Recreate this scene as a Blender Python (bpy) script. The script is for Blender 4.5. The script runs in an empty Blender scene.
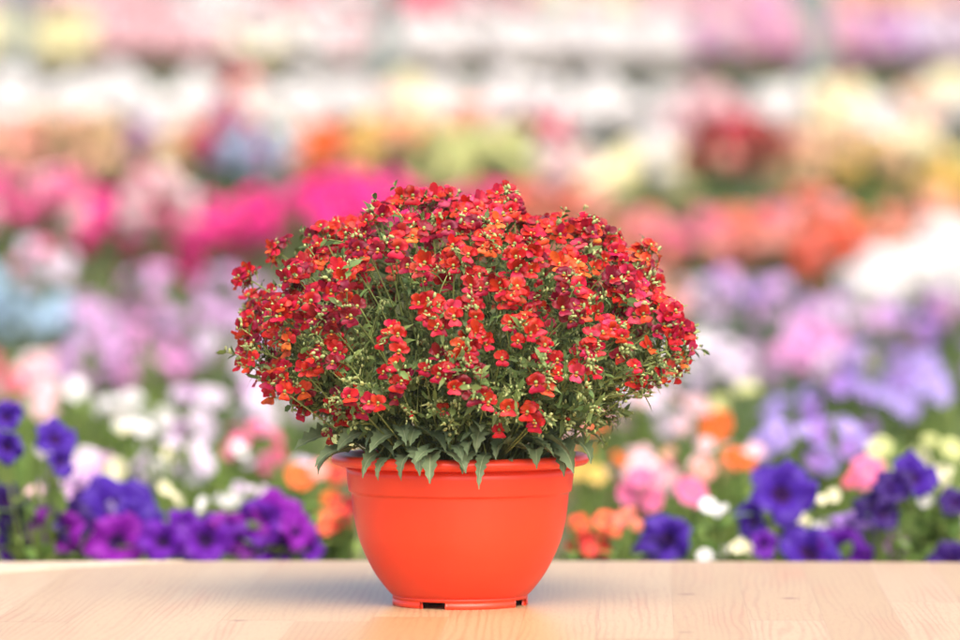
import bpy, math, random
from mathutils import Vector, Matrix, noise
HAZE = .0012
R = random.Random(11)
sc = bpy.context.scene
COL = sc.collection
F = 4800.0            # pixels of a 960 px wide frame per radian (180 mm lens)
D0 = 4.92             # camera to pot
CAMZ = 0.433          # camera above the table top
HOR = 185.0

def at(x, y, d):      # point at distance d seen at photo position x, y
    return Vector(((x-480)/F*d, d-D0, CAMZ+(HOR-y)/F*d))

# ------------------------------------------------------------ materials
def s2l(c):
    return tuple((v/12.92 if v <= .04045 else ((v+.055)/1.055)**2.4) for v in c)

def node_mat(name):
    m = bpy.data.materials.new(name); m.use_nodes = True
    nt = m.node_tree
    return m, nt, nt.nodes, nt.links, nt.nodes['Principled BSDF']

def petal_mat(name, rgb, var=.14, trans=.35, rough=.45, scale=60., deep=None, hue=.012, sheen=.0):
    """petal: colour varies from petal to petal and along it, thin enough to let light through"""
    m, nt, N, L, P = node_mat(name)
    geo = N.new('ShaderNodeNewGeometry')
    tc = N.new('ShaderNodeTexCoord')
    no = N.new('ShaderNodeTexNoise'); no.inputs['Scale'].default_value = scale; no.inputs['Detail'].default_value = 3
    L.new(tc.outputs['Object'], no.inputs['Vector'])
    mx = N.new('ShaderNodeMix'); mx.data_type = 'RGBA'
    mx.inputs[6].default_value = (*rgb, 1)
    d = deep or tuple(v*.6 for v in rgb)
    mx.inputs[7].default_value = (*d, 1)
    mr = N.new('ShaderNodeMapRange'); mr.inputs[1].default_value = .4; mr.inputs[2].default_value = .72
    L.new(no.outputs['Fac'], mr.inputs[0]); L.new(mr.outputs[0], mx.inputs[0])
    hs = N.new('ShaderNodeHueSaturation')
    r1 = N.new('ShaderNodeMapRange'); r1.inputs[3].default_value = .5-hue; r1.inputs[4].default_value = .5+hue
    r2 = N.new('ShaderNodeMapRange'); r2.inputs[3].default_value = 1-var; r2.inputs[4].default_value = 1+var
    wn = N.new('ShaderNodeTexWhiteNoise'); wn.noise_dimensions = '1D'
    L.new(geo.outputs['Random Per Island'], wn.inputs['W'])
    L.new(geo.outputs['Random Per Island'], r1.inputs[0]); L.new(wn.outputs['Value'], r2.inputs[0])
    L.new(r1.outputs[0], hs.inputs['Hue']); L.new(r2.outputs[0], hs.inputs['Value'])
    L.new(mx.outputs[2], hs.inputs['Color'])
    L.new(hs.outputs[0], P.inputs['Base Color'])
    P.inputs['Roughness'].default_value = rough
    P.inputs['Specular IOR Level'].default_value = .22
    if sheen: P.inputs['Sheen Weight'].default_value = sheen
    tr = N.new('ShaderNodeBsdfTranslucent'); L.new(hs.outputs[0], tr.inputs['Color'])
    ms = N.new('ShaderNodeMixShader'); ms.inputs[0].default_value = trans
    L.new(P.outputs[0], ms.inputs[1]); L.new(tr.outputs[0], ms.inputs[2])
    L.new(ms.outputs[0], N['Material Output'].inputs['Surface'])
    return m

def plain_mat(name, rgb, rough=.5, spec=.5, bump=0., bscale=200., var=0.):
    m, nt, N, L, P = node_mat(name)
    P.inputs['Base Color'].default_value = (*rgb, 1)
    P.inputs['Roughness'].default_value = rough
    P.inputs['Specular IOR Level'].default_value = spec
    tc = N.new('ShaderNodeTexCoord')
    no = N.new('ShaderNodeTexNoise'); no.inputs['Scale'].default_value = bscale; no.inputs['Detail'].default_value = 5
    L.new(tc.outputs['Object'], no.inputs['Vector'])
    if bump:
        b = N.new('ShaderNodeBump'); b.inputs['Strength'].default_value = bump; b.inputs['Distance'].default_value = .002
        L.new(no.outputs['Fac'], b.inputs['Height']); L.new(b.outputs[0], P.inputs['Normal'])
    if var:
        mx = N.new('ShaderNodeMix'); mx.data_type = 'RGBA'
        mx.inputs[6].default_value = tuple(v*(1-var) for v in rgb)+(1,)
        mx.inputs[7].default_value = tuple(v*(1+var) for v in rgb)+(1,)
        L.new(no.outputs['Fac'], mx.inputs[0]); L.new(mx.outputs[2], P.inputs['Base Color'])
    return m

def S(r, g, b): return s2l((r/255, g/255, b/255))

# ------------------------------------------------------------ mesh collector
class MB:
    def __init__(s): s.v = []; s.f = []; s.m = []
    def add(s, verts, faces, mat=0, M=None):
        o = len(s.v)
        s.v += [tuple(M @ Vector(p)) for p in verts] if M is not None else [tuple(p) for p in verts]
        for i, f in enumerate(faces):
            s.f.append(tuple(o+k for k in f)); s.m.append(mat if isinstance(mat, int) else mat[i])
    def addmb(s, o, M, remap=None):
        s.add(o.v, o.f, [remap[k] for k in o.m] if remap else list(o.m), M)
    def mesh(s, name, mats, smooth=True):
        me = bpy.data.meshes.new(name); me.from_pydata(s.v, [], s.f)
        for m in mats: me.materials.append(m)
        me.polygons.foreach_set('material_index', s.m)
        if smooth: me.polygons.foreach_set('use_smooth', [True]*len(s.f))
        me.update(); return me
    def build(s, name, mats, parent=None, smooth=True):
        return link(name, s.mesh(name, mats if isinstance(mats, list) else [mats], smooth), parent)

def link(name, data, parent=None, M=None):
    o = bpy.data.objects.new(name, data); COL.objects.link(o)
    if parent: o.parent = parent
    if M is not None: o.matrix_local = M
    return o
def tag(o, label=None, cat=None, group=None, kind=None):
    for k, v in (('label', label), ('category', cat), ('group', group), ('kind', kind)):
        if v: o[k] = v
    return o
def empty(name, loc, label, cat, group=None):
    o = link(name, None); o.location = loc; o.empty_display_size = .05
    return tag(o, label, cat, group)

def frame(z, up=Vector((0, 0, 1))):
    z = z.normalized(); x = up.cross(z)
    if x.length < 1e-4: x = Vector((1, 0, 0)).cross(z)
    x.normalize(); y = z.cross(x)
    return Matrix((x, y, z)).transposed()
def TRS(loc, rot3, s=1.):
    M = rot3.to_4x4()
    M = M @ (Matrix.Diagonal((s, s, s, 1)) if not isinstance(s, tuple) else Matrix.Diagonal((*s, 1)))
    M.translation = loc; return M

def tube(mb, pts, r0, r1, n=5, mat=0):
    vs = []; fs = []
    for i, p in enumerate(pts):
        a = pts[max(i-1, 0)]; b = pts[min(i+1, len(pts)-1)]
        fr = frame((b-a), Vector((.3, .2, 1)))
        r = r0+(r1-r0)*i/(len(pts)-1)
        for k in range(n):
            t = 2*math.pi*k/n
            vs.append(p+fr @ Vector((r*math.cos(t), r*math.sin(t), 0)))
        if i:
            for k in range(n):
                fs.append(((i-1)*n+k, (i-1)*n+(k+1) % n, i*n+(k+1) % n, i*n+k))
    fs.append(tuple(range(len(vs)-n, len(vs))))
    mb.add(vs, fs, mat)
def bez(a, b, c, n=7):
    return [a*(1-t)**2+b*2*t*(1-t)+c*t*t for t in [i/(n-1) for i in range(n)]]
def ball(mb, c, rx, ry, rz, nu=6, nv=4, mat=0, rot=None):
    vs = []; fs = []
    for j in range(1, nv):
        ph = math.pi*j/nv
        for i in range(nu):
            th = 2*math.pi*i/nu
            vs.append(Vector((rx*math.sin(ph)*math.cos(th), ry*math.sin(ph)*math.sin(th), rz*math.cos(ph))))
    vs += [Vector((0, 0, rz)), Vector((0, 0, -rz))]
    t = len(vs)-2
    for j in range(nv-2):
        for i in range(nu):
            fs.append((j*nu+i, (j+1)*nu+i, (j+1)*nu+(i+1) % nu, j*nu+(i+1) % nu))
    for i in range(nu):
        fs.append((t, i, (i+1) % nu)); fs.append((t+1, (nv-2)*nu+(i+1) % nu, (nv-2)*nu+i))
    if rot is not None: vs = [rot @ v for v in vs]
    mb.add([v+c for v in vs], fs, mat)

def wide_leaf(mb, base, direc, up, L, W, droop, n=11, twist=0., serr=.12, rng=random):
    d = direc.normalized(); side = d.cross(up).normalized(); nrm = side.cross(d).normalized()
    cols = (-1, -.55, -.07, .07, .55, 1); vs = []; fs = []; mt = []
    p = base.copy(); curl = rng.uniform(-.25, .35)
    for i in range(n+1):
        t = i/n; w = W*.5*(math.sin(math.pi*t**.55)**.95 if 0 < t < 1 else .03)+.0003
        if 0 < i < n: w *= 1+serr*(1 if i % 2 else -1)*rng.uniform(.5, 1.5)
        ang = droop*(t*.8+.5*t*t)
        dd = d*math.cos(ang)-nrm*math.sin(ang); nn = nrm*math.cos(ang)+d*math.sin(ang)
        ss = side*math.cos(twist*t)+nn*math.sin(twist*t); n2 = nn*math.cos(twist*t)-side*math.sin(twist*t)
        for c in cols:
            vs.append(p+ss*(c*w)+n2*w*(.32*abs(c)+curl*c*c+(.12*(1 if i % 2 else -1) if abs(c) == .55 else 0))-dd*(abs(c)*w*.25))
        p = p+dd*(L/n)
    for i in range(n):
        for j in range(5):
            a = i*6+j; fs.append((a, a+6, a+7, a+1)); mt.append(1 if j == 2 else 0)
    mb.add(vs, fs, mt)

def leaf(mb, base, direc, up, L, W, droop=.4, serr=.0, n=6, mat=0, fold=.25, twist=0., hang=False):
    """lance-shaped leaf: folded along the midrib, bending over along its length, toothed if serr"""
    d = direc.normalized()
    side = d.cross(up)
    if side.length < 1e-4: side = d.cross(Vector((1, 0, .1)))
    side.normalize(); nrm = side.cross(d).normalized()
    vs = []; fs = []
    p = base.copy(); ang = 0.
    for i in range(n+1):
        t = i/n
        w = W*.5*(math.sin(math.pi*min(1, t**(.52 if hang else .72)))**(1.05 if hang else .8) if 0 < t < 1 else (.12 if t == 0 else .0))
        if serr and 0 < i < n: w *= 1+serr*(1 if i % 2 else -1)
        ang = droop*t*(1.2 if hang else t*1.4)
        dd = d*math.cos(ang)-nrm*math.sin(ang); nn = nrm*math.cos(ang)+d*math.sin(ang)
        ss = side*math.cos(twist*t)+nn*math.sin(twist*t)
        lift = nn*(w*fold*((1.5 if i % 2 else .5) if hang else 1))
        back = dd*(L/n*(.35 if (serr and i % 2) else 0))
        vs += [p-ss*w+lift+back, p, p+ss*w+lift+back]
        p = p+dd*(L/n)
    for i in range(n):
        a = i*3; fs += [(a, a+3, a+4, a+1), (a+1, a+4, a+5, a+2)]
    mb.add(vs, fs, mat)

# ------------------------------------------------------------ camera, light, world
cam_d = bpy.data.cameras.new('camera'); cam = bpy.data.objects.new('camera', cam_d); COL.objects.link(cam)
cam.location = (0, -D0, CAMZ)
pitch = math.atan((320-HOR)/F)
cam.rotation_euler = (math.pi/2-pitch, 0, 0)
cam_d.sensor_width = 36; cam_d.lens = 180; cam_d.clip_end = 3000; cam_d.clip_start = .1
cam_d.dof.use_dof = True; cam_d.dof.focus_distance = D0-.09; cam_d.dof.aperture_fstop = 3.1
sc.camera = cam

sun_d = bpy.data.lights.new('sun', 'SUN'); sun = bpy.data.objects.new('sun', sun_d); COL.objects.link(sun)
SD = Vector((.24, -.72, .95)).normalized()
sun.rotation_euler = SD.to_track_quat('Z', 'Y').to_euler()
sun_d.energy = 1.5; sun_d.angle = math.radians(60); sun_d.color = (1, .94, .86)
w = bpy.data.worlds.new('World'); sc.world = w; w.use_nodes = True
sky = w.node_tree.nodes.new('ShaderNodeTexSky'); sky.sky_type = 'NISHITA'; sky.sun_disc = False
sky.sun_elevation = math.asin(SD.z); sky.sun_rotation = math.atan2(SD.x, SD.y)
sky.dust_density = 5; sky.air_density = .8; sky.ozone_density = .3
bg = w.node_tree.nodes['Background']; bg.inputs[1].default_value = .14
w.node_tree.links.new(sky.outputs[0], bg.inputs[0])
sc.view_settings.view_transform = 'Standard'; sc.view_settings.look = 'None'
sc.view_settings.exposure = 1.45
sc.render.engine = 'CYCLES'
cy = sc.cycles; cy.use_denoising = True; cy.max_bounces = 7; cy.transparent_max_bounces = 4
cy.diffuse_bounces = 4; cy.sample_clamp_indirect = 8

# ------------------------------------------------------------ ground (terraced beds)
ROWD = [5.95, 6.9, 8.0, 9.4, 11.0, 13.0, 16.0, 20.0, 24.0, 27.5]
BASE = [-.30, -.27, -.25, -.22, -.16, -.02, .18, .34, .34, .34]
def gz(d):
    if d < 5.68: return -.76
    z = BASE[0]
    for i in range(1, 8):
        mid = (ROWD[i-1]+ROWD[i])/2
        t = min(1, max(0, (d-mid+.12)/.24)); z += (BASE[i]-BASE[i-1])*t
    return z
m_soil = plain_mat('soil_ground', (.09, .075, .045), .95, .1, .6, 30, .45)
ds = [-25, 0, 3, 5.6, 5.679, 5.681]+[5.7+.12*i for i in range(130)]+[24, 27, 32, 45, 80, 200, 900]
xs = [-900, -200, -60, -20, -8, -5, -4, -3, -2, -1, 0, 1, 2, 3, 4, 5, 8, 20, 60, 200, 900]
g = MB()
vs = [(x, d-D0, gz(d)+(.012*noise.noise(Vector((x*3, d*3, 0))) if 5.7 < d < 22 else 0)) for d in ds for x in xs]
nx = len(xs)
g.add(vs, [(j*nx+i, j*nx+i+1, (j+1)*nx+i+1, (j+1)*nx+i) for j in range(len(ds)-1) for i in range(nx-1)])
tag(g.build('ground', m_soil), kind='structure')

# ------------------------------------------------------------ wooden table
def wood_mat(name, light):
    m, nt, N, L, P = node_mat(name)
    tc = N.new('ShaderNodeTexCoord')
    mp = N.new('ShaderNodeMapping'); mp.inputs['Rotation'].default_value = (0, 0, math.radians(2.0 if not light else 10))
    L.new(tc.outputs['Object'], mp.inputs[0])
    sep = N.new('ShaderNodeSeparateXYZ'); L.new(mp.outputs[0], sep.inputs[0])
    def math_(op, a, b=None, c=None):
        n = N.new('ShaderNodeMath'); n.operation = op
        for i, q in enumerate((a, b, c)):
            if q is None: continue
            if isinstance(q, (int, float)): n.inputs[i].default_value = q
            else: L.new(q, n.inputs[i])
        return n.outputs[0]
    def wn(*ins):
        n = N.new('ShaderNodeTexWhiteNoise'); n.noise_dimensions = '2D'
        c = N.new('ShaderNodeCombineXYZ')
        for i, q in enumerate(ins):
            if isinstance(q, (int, float)): c.inputs[i].default_value = q
            else: L.new(q, c.inputs[i])
        L.new(c.outputs[0], n.inputs[0]); return n
    u = math_('MULTIPLY_ADD', sep.outputs[0], 1/.075, 40.37)
    iu = math_('FLOOR', u); fu = math_('FRACT', u)
    rowr = wn(iu, 3.7).outputs['Value']
    v = math_('ADD', math_('MULTIPLY', sep.outputs[1], 1/1.7), math_('MULTIPLY', rowr, 9.))
    iv = math_('FLOOR', v); fv = math_('FRACT', v)
    rnd = wn(iu, iv)
    # growth rings: bands across the board, wandering along it
    cb = N.new('ShaderNodeCombineXYZ')
    L.new(math_('MULTIPLY_ADD', rnd.outputs['Value'], 7., sep.outputs[0]), cb.inputs[0])
    L.new(math_('MULTIPLY', sep.outputs[1], .11), cb.inputs[1]); L.new(math_('MULTIPLY', rnd.outputs['Value'], 31.), cb.inputs[2])
    wob = N.new('ShaderNodeTexNoise'); wob.inputs['Scale'].default_value = 16; wob.inputs['Detail'].default_value = 2
    L.new(cb.outputs[0], wob.inputs['Vector'])
    ring = math_('SINE', math_('MULTIPLY', math_('ADD', sep.outputs[0], math_('MULTIPLY', wob.outputs['Fac'], .045)), 780))
    fine = N.new('ShaderNodeTexNoise'); fine.inputs['Scale'].default_value = 420; fine.inputs['Detail'].default_value = 4
    L.new(cb.outputs[0], fine.inputs['Vector'])
    cloud = N.new('ShaderNodeTexNoise'); cloud.inputs['Scale'].default_value = 26; cloud.inputs['Detail'].default_value = 3
    L.new(cb.outputs[0], cloud.inputs['Vector'])
    # short dark streaks and knots
    kv = N.new('ShaderNodeTexVoronoi'); kv.inputs['Scale'].default_value = 9
    kc = N.new('ShaderNodeCombineXYZ'); L.new(sep.outputs[0], kc.inputs[0]); L.new(math_('MULTIPLY', sep.outputs[1], .8), kc.inputs[1])
    L.new(kc.outputs[0], kv.inputs['Vector'])
    kn = N.new('ShaderNodeMapRange'); kn.inputs[1].default_value = .03; kn.inputs[2].default_value = .11
    kn.inputs[3].default_value = 1; kn.inputs[4].default_value = 0
    L.new(math_('MULTIPLY_ADD', cloud.outputs['Fac'], .08, math_('SUBTRACT', kv.outputs['Distance'], .04)), kn.inputs[0])
    kpick = math_('GREATER_THAN', N_sep(N, L, kv.outputs['Color']), .6)
    knot = math_('MULTIPLY', kn.outputs[0], kpick)
    ramp = N.new('ShaderNodeValToRGB'); e = ramp.color_ramp
    pal = [(0, S(163, 134, 92)), (.3, S(169, 141, 100)), (.55, S(173, 148, 110)), (.8, S(162, 131, 90)), (1, S(178, 154, 118))]
    if light: pal = [(0, S(200, 178, 146)), (1, S(206, 186, 156))]
    while len(e.elements) < len(pal): e.elements.new(.5)
    for q, (p, c) in zip(e.elements, pal): q.position = p; q.color = (*c, 1)
    L.new(rnd.outputs['Value'], ramp.inputs[0])
    def mixc(fac, a, col, blend='MIX'):
        n = N.new('ShaderNodeMix'); n.data_type = 'RGBA'; n.blend_type = blend
        L.new(fac, n.inputs[0]); L.new(a, n.inputs[6]); n.inputs[7].default_value = (*col, 1); return n.outputs[2]
    g1 = N.new('ShaderNodeMapRange'); g1.inputs[1].default_value = -.1; g1.inputs[2].default_value = 1; g1.inputs[4].default_value = .75
    L.new(ring, g1.inputs[0])
    col = mixc(math_('MULTIPLY', g1.outputs[0], math_('MULTIPLY_ADD', cloud.outputs['Fac'], 2.6, -.85)), ramp.outputs[0], S(146, 108, 74))
    g2 = N.new('ShaderNodeMapRange'); g2.inputs[1].default_value = .52; g2.inputs[2].default_value = .75; g2.inputs[4].default_value = .6
    L.new(fine.outputs['Fac'], g2.inputs[0]); col = mixc(g2.outputs[0], col, S(150, 106, 74))
    g3 = N.new('ShaderNodeMapRange'); g3.inputs[1].default_value = .58; g3.inputs[2].default_value = .74; g3.inputs[4].default_value = .4
    L.new(cloud.outputs['Fac'], g3.inputs[0]); col = mixc(g3.outputs[0], col, S(172, 122, 84))
    col = mixc(math_('MULTIPLY', knot, .8), col, S(122, 78, 48))
    # glue lines
    e1 = math_('LESS_THAN', fu, .012); e2 = math_('LESS_THAN', fv, .0035)
    col = mixc(math_('MULTIPLY', math_('MAXIMUM', e1, e2), .3), col, S(124, 90, 62))
    L.new(col, P.inputs['Base Color'])
    P.inputs['Roughness'].default_value = .42; P.inputs['Specular IOR Level'].default_value = .4
    P.inputs['Coat Weight'].default_value = .12; P.inputs['Coat Roughness'].default_value = .3
    b = N.new('ShaderNodeBump'); b.inputs['Strength'].default_value = .12; b.inputs['Distance'].default_value = .001
    L.new(fine.outputs['Fac'], b.inputs['Height']); L.new(b.outputs[0], P.inputs['Normal'])
    return m
def N_sep(N, L, c):
    s = N.new('ShaderNodeSeparateColor'); L.new(c, s.inputs[0]); return s.outputs[0]
m_wood = wood_mat('glued_softwood', False); m_woodl = wood_mat('pale_softwood', True)

def yb(x):           # rear edge of the table top
    return .608-(.21*(x+.16)**2 if x < -.16 else .05*(x+.16)**2)
def prism(mb, outline, z0, z1, bev=.004):
    n = len(outline)
    c = sum((Vector((*p, 0)) for p in outline), Vector())/n
    def ring(z, ins):
        out = []
        for i in range(n):
            a = Vector(outline[i-1]); b = Vector(outline[i]); d = Vector(outline[(i+1) % n])
            t = (d-a).normalized(); nn = Vector((-t.y, t.x))
            q = b+nn*ins; out.append((q.x, q.y, z))
        return out
    vs = ring(z0, 0)+ring(z1-bev, 0)+ring(z1-bev*.3, bev*.3)+ring(z1, bev)
    fs = [tuple(range(n-1, -1, -1))]
    for j in range(3):
        for i in range(n): fs.append((j*n+i, j*n+(i+1) % n, (j+1)*n+(i+1) % n, (j+1)*n+i))
    fs.append(tuple(3*n+i for i in range(n)))
    mb.add(vs, fs)
XS = [-1.15+2.3*i/60 for i in range(61)]
out = [(x, -1.0+.12*x*x) for x in XS]+[(x, yb(x)) for x in reversed(XS)]
tb = empty('wooden_table', (0, 0, -.74), 'pale softwood table of glued boards with a curved rear edge under the red pot', 'table')
def child_at(mb, name, mat, par, smooth=True):
    ob = mb.build(name, mat, par, smooth); ob.location = -par.location; return ob
top = MB(); prism(top, out, -.034, 0); child_at(top, 'tabletop', m_wood, tb, False)
band = MB()
bx = [-1.1+.02*i for i in range(40) if -1.1+.02*i < -.335]
inner = lambda x: yb(x)-.0004-max(0, (-.325-x))**1.25*1.05
prism(band, [(x, inner(x)) for x in bx]+[(x, yb(x)+.0006) for x in reversed(bx)], -.03, .0007, .0006)
child_at(band, 'edge_strip', m_woodl, tb, False)
for lx, ly in ((-.95, -.75), (.95, -.75), (-.95, .25), (.95, .25)):
    lm = MB(); prism(lm, [(lx-.035, ly-.035), (lx+.035, ly-.035), (lx+.035, ly+.035), (lx-.035, ly+.035)], -.76, -.035, .002)
    child_at(lm, 'leg', m_wood, tb, False)

# ------------------------------------------------------------ the pot
PX = -.0205
m_pot, nt, N, L, P = node_mat('red_plastic')
P.inputs['Base Color'].default_value = (*S(236, 68, 40), 1); P.inputs['Roughness'].default_value = .36
P.inputs['Specular IOR Level'].default_value = .5
P.inputs['Subsurface Weight'].default_value = .12; P.inputs['Subsurface Radius'].default_value = (.012, .004, .002); P.inputs['Subsurface Scale'].default_value = .6
tc = N.new('ShaderNodeTexCoord'); no = N.new('ShaderNodeTexNoise'); no.inputs['Scale'].default_value = 14; no.inputs['Detail'].default_value = 6
mp = N.new('ShaderNodeMapping'); mp.inputs['Scale'].default_value = (1, 1, .25)
L.new(tc.outputs['Object'], mp.inputs[0]); L.new(mp.outputs[0], no.inputs['Vector'])
mr = N.new('ShaderNodeMapRange'); mr.inputs[3].default_value = .3; mr.inputs[4].default_value = .46; L.new(no.outputs['Fac'], mr.inputs[0]); L.new(mr.outputs[0], P.inputs['Roughness'])
mx = N.new('ShaderNodeMix'); mx.data_type = 'RGBA'; mx.inputs[6].default_value = (*S(216, 50, 20), 1); mx.inputs[7].default_value = (*S(226, 62, 28), 1)
L.new(no.outputs['Fac'], mx.inputs[0]); L.new(mx.outputs[2], P.inputs['Base Color'])
b = N.new('ShaderNodeBump'); b.inputs['Strength'].default_value = .05; b.inputs['Distance'].default_value = .004
L.new(no.outputs['Fac'], b.inputs['Height']); L.new(b.outputs[0], P.inputs['Normal'])

def lathe(mb, prof, n=144, a0=0., a1=2*math.pi, closed=True, cap=False):
    full = abs(a1-a0-2*math.pi) < 1e-6
    k = n if full else n+1; vs = []
    for (r, z) in prof:
        for i in range(k):
            t = a0+(a1-a0)*i/n; vs.append((r*math.cos(t), r*math.sin(t), z))
    fs = []; m = len(prof)
    for j in range(m if closed else m-1):
        jj = (j+1) % m
        for i in range(n):
            ii = (i+1) % k if full else i+1
            fs.append((j*k+i, j*k+ii, jj*k+ii, jj*k+i))
    if cap and not full:
        fs.append(tuple(j*k for j in range(m-1, -1, -1))); fs.append(tuple(j*k+n for j in range(m)))
    mb.add(vs, fs)
pot = empty('flower_pot', (PX, .03, 0), 'glossy orange red plastic flower pot standing on the wooden table', 'flower pot')
def spl(pts, sub=5):   # Catmull-Rom through profile points
    o = []
    for i in range(len(pts)-1):
        p0, p1, p2, p3 = pts[max(i-1, 0)], pts[i], pts[i+1], pts[min(i+2, len(pts)-1)]
        for k in range(sub):
            t = k/sub
            o.append(tuple(.5*((2*p1[c])+(-p0[c]+p2[c])*t+(2*p0[c]-5*p1[c]+4*p2[c]-p3[c])*t*t+(-p0[c]+3*p1[c]-3*p2[c]+p3[c])*t**3) for c in (0, 1)))
    return o+[pts[-1]]
lower = spl([(.0690, .0095), (.0755, .0155), (.0897, .0348), (.1022, .0605), (.1078, .08), (.1108, .0985), (.1122, .112)])
body = MB()
outer = lower+[(.1126, .1142), (.1132, .1153), (.1145, .1158), (.1152, .1166), (.1155, .118), (.1172, .1325), (.118, .142)]
inn = [(.1155, .142), (.1125, .118), (.1085, .112)]+[(r-.0028, z+.001) for r, z in reversed(lower)][1:]+[(.02, .0125), (.0, .0125), (.0, .0095)]
lathe(body, [(r, z*1.012) for r, z in outer+inn], closed=True)
body.build('pot_body', m_pot, pot)
rim = MB()
lathe(rim, [(r, z+.0018) for r, z in [(.116, .1415), (.1215, .1418), (.1285, .1432), (.1316, .1448), (.1330, .1472), (.1331, .1498), (.1318, .1522), (.1293, .1538), (.1255, .1546), (.121, .1544), (.1175, .1532), (.1156, .151), (.1152, .1475), (.1152, .142)]])
rim.build('rim', m_pot, pot)
foot = MB()
prof_top = [(.0660, .0070), (.0700, .0070), (.0699, .0095), (.0696, .0112), (.0688, .0118), (.0660, .0118)]
lathe(foot, prof_top)
prof_leg = [(.0650, .0), (.0694, .0), (.07005, .0008), (.0700, .00699), (.0655, .00699)]
half = math.radians(11.5)
nots = [math.radians(-90-24+90*k) for k in range(4)]
for k in range(4):
    lathe(foot, prof_leg, 30, nots[k]+half, nots[k]+math.pi/2-half, True, True)
foot.build('foot_ring', m_pot, pot, True)
m_peat = plain_mat('peat', (.028, .019, .012), .95, .1, 1., 150, .5)
soil = MB(); vs = []; n = 48; rr = [0.001, .02, .04, .06, .08, .095, .106, .1145]
for r in rr:
    for i in range(n):
        t = 2*math.pi*i/n
        vs.append((r*math.cos(t), r*math.sin(t), .138+.006*noise.noise(Vector((r*90*math.cos(t), r*90*math.sin(t), 2)))))
soil.add(vs, [(j*n+i, j*n+(i+1) % n, (j+1)*n+(i+1) % n, (j+1)*n+i) for j in range(len(rr)-1) for i in range(n)])
soil.build('potting_soil', m_peat, pot)

# ------------------------------------------------------------ the red nemesia
G_stem = petal_mat('stem_green', (.28, .34, .10), .2, .2, .5, 80, (.17, .20, .065))
G_leaf = petal_mat('leaf_green', (.11, .155, .042), .4, .22, .5, 40, (.055, .09, .025), .02)
G_big = petal_mat('grey_green_leaf', (.24, .32, .165), .4, .2, .42, 60, (.13, .19, .085), .025)
G_rib = petal_mat('leaf_midrib', (.30, .36, .20), .15, .2, .5, 60, (.24, .30, .16), .01)
G_bud = petal_mat('bud_green', (.38, .42, .17), .25, .3, .55, 120, (.26, .32, .11), .02)
M_thr = petal_mat('throat_yellow', (.55, .17, .02), .4, .1, .5, 300, (.12, .01, .01))
PC = {  # upper lobes, lower lip
 'crimson':  ((.36, .004, .018), (.46, .008, .022)),
 'red':      ((.50, .007, .014), (.62, .018, .014)),
 'scarlet':  ((.60, .016, .014), (.72, .07, .022)),
 'maroon':   ((.20, .004, .018), (.30, .008, .022)),
 'orange':   ((.70, .06, .02), (.80, .17, .035)),
 'coral':    ((.66, .05, .05), (.78, .16, .11)),
 'rose':     ((.58, .03, .09), (.70, .09, .13)),
}
PM = {k: (petal_mat('petal_'+k, a, .22, .28, .42, 160, tuple(v*.62 for v in a), .012), petal_mat('lip_'+k, b2, .16, .28, .42, 160, tuple(v*.7 for v in a), .014)) for k, (a, b2) in ((k, (tuple(q*.95 for q in a), tuple(q*1. for q in b2))) for k, (a, b2) in PC.items())}

def petal(mb, ang, L, W, lift, cup, notch=0., mat=0, r0=.0012, nl=4, nw=4, rng=R):
    """rounded lobe growing from the throat in the flower plane (z = out of the flower)"""
    ca, sa = math.cos(ang), math.sin(ang); vs = []; fs = []
    ph = rng.uniform(0, 6)
    for i in range(nl+1):
        t = i/nl
        w = W*.5*(.38+.62*math.sin(min(1, t*1.15)*math.pi/2)) * (math.sqrt(max(0, 1-((t-.62)/.5)**2)) if t > .62 else 1)
        w = max(w, W*.16)
        for j in range(nw+1):
            s = j/nw*2-1
            x = r0+L*t-(notch*L*(1-abs(s))*t if t > .8 else 0)+(-.16*L*s*s*t)
            y = s*w
            z = lift*t*L-cup*(t-.35)**2*L*1.3+.12*w*s*s+.07*L*math.sin(s*3.4+ph+t*3)*t
            vs.append((x*ca-y*sa, x*sa+y*ca, z))
    k = nw+1
    for i in range(nl):
        for j in range(nw): fs.append((i*k+j, (i+1)*k+j, (i+1)*k+j+1, i*k+j+1))
    mb.add(vs, fs, mat)
def nem_flower(rng):
    m = MB(); S_ = .001
    op = rng.uniform(.85, 1.12); hl = rng.choice((0, 0, 0, 0, 0, .2, .7))
    for a in (28, 68, 112, 152):
        petal(m, math.radians(a+rng.uniform(-7, 7)), rng.uniform(6.6, 8.6)*S_, rng.uniform(7., 8.8)*S_*op, rng.uniform(-.2, .5)+hl, rng.uniform(-.2, 1.1), 0, 0, rng=rng)
    petal(m, math.radians(270+rng.uniform(-4, 4)), rng.uniform(6.6, 8.4)*S_, rng.uniform(11, 14)*S_*op, rng.uniform(.1, .7)+hl, rng.uniform(.2, 1.2), .3, 1, nl=5, nw=6, rng=rng)
    ball(m, Vector((0, -.0018, .0010)), .0018, .0011, .0012, 6, 4, 2)
    ball(m, Vector((0, .0008, -.0008)), .0018, .0018, .002, 6, 4, 3)
    tube(m, bez(Vector((0, 0, -.001)), Vector((0, -.002, -.005)), Vector((0, -.005, -.006)), 4), .0009, .0003, 4, 3)
    return m
FM = [nem_flower(random.Random(100+i)) for i in range(11)]

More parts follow.
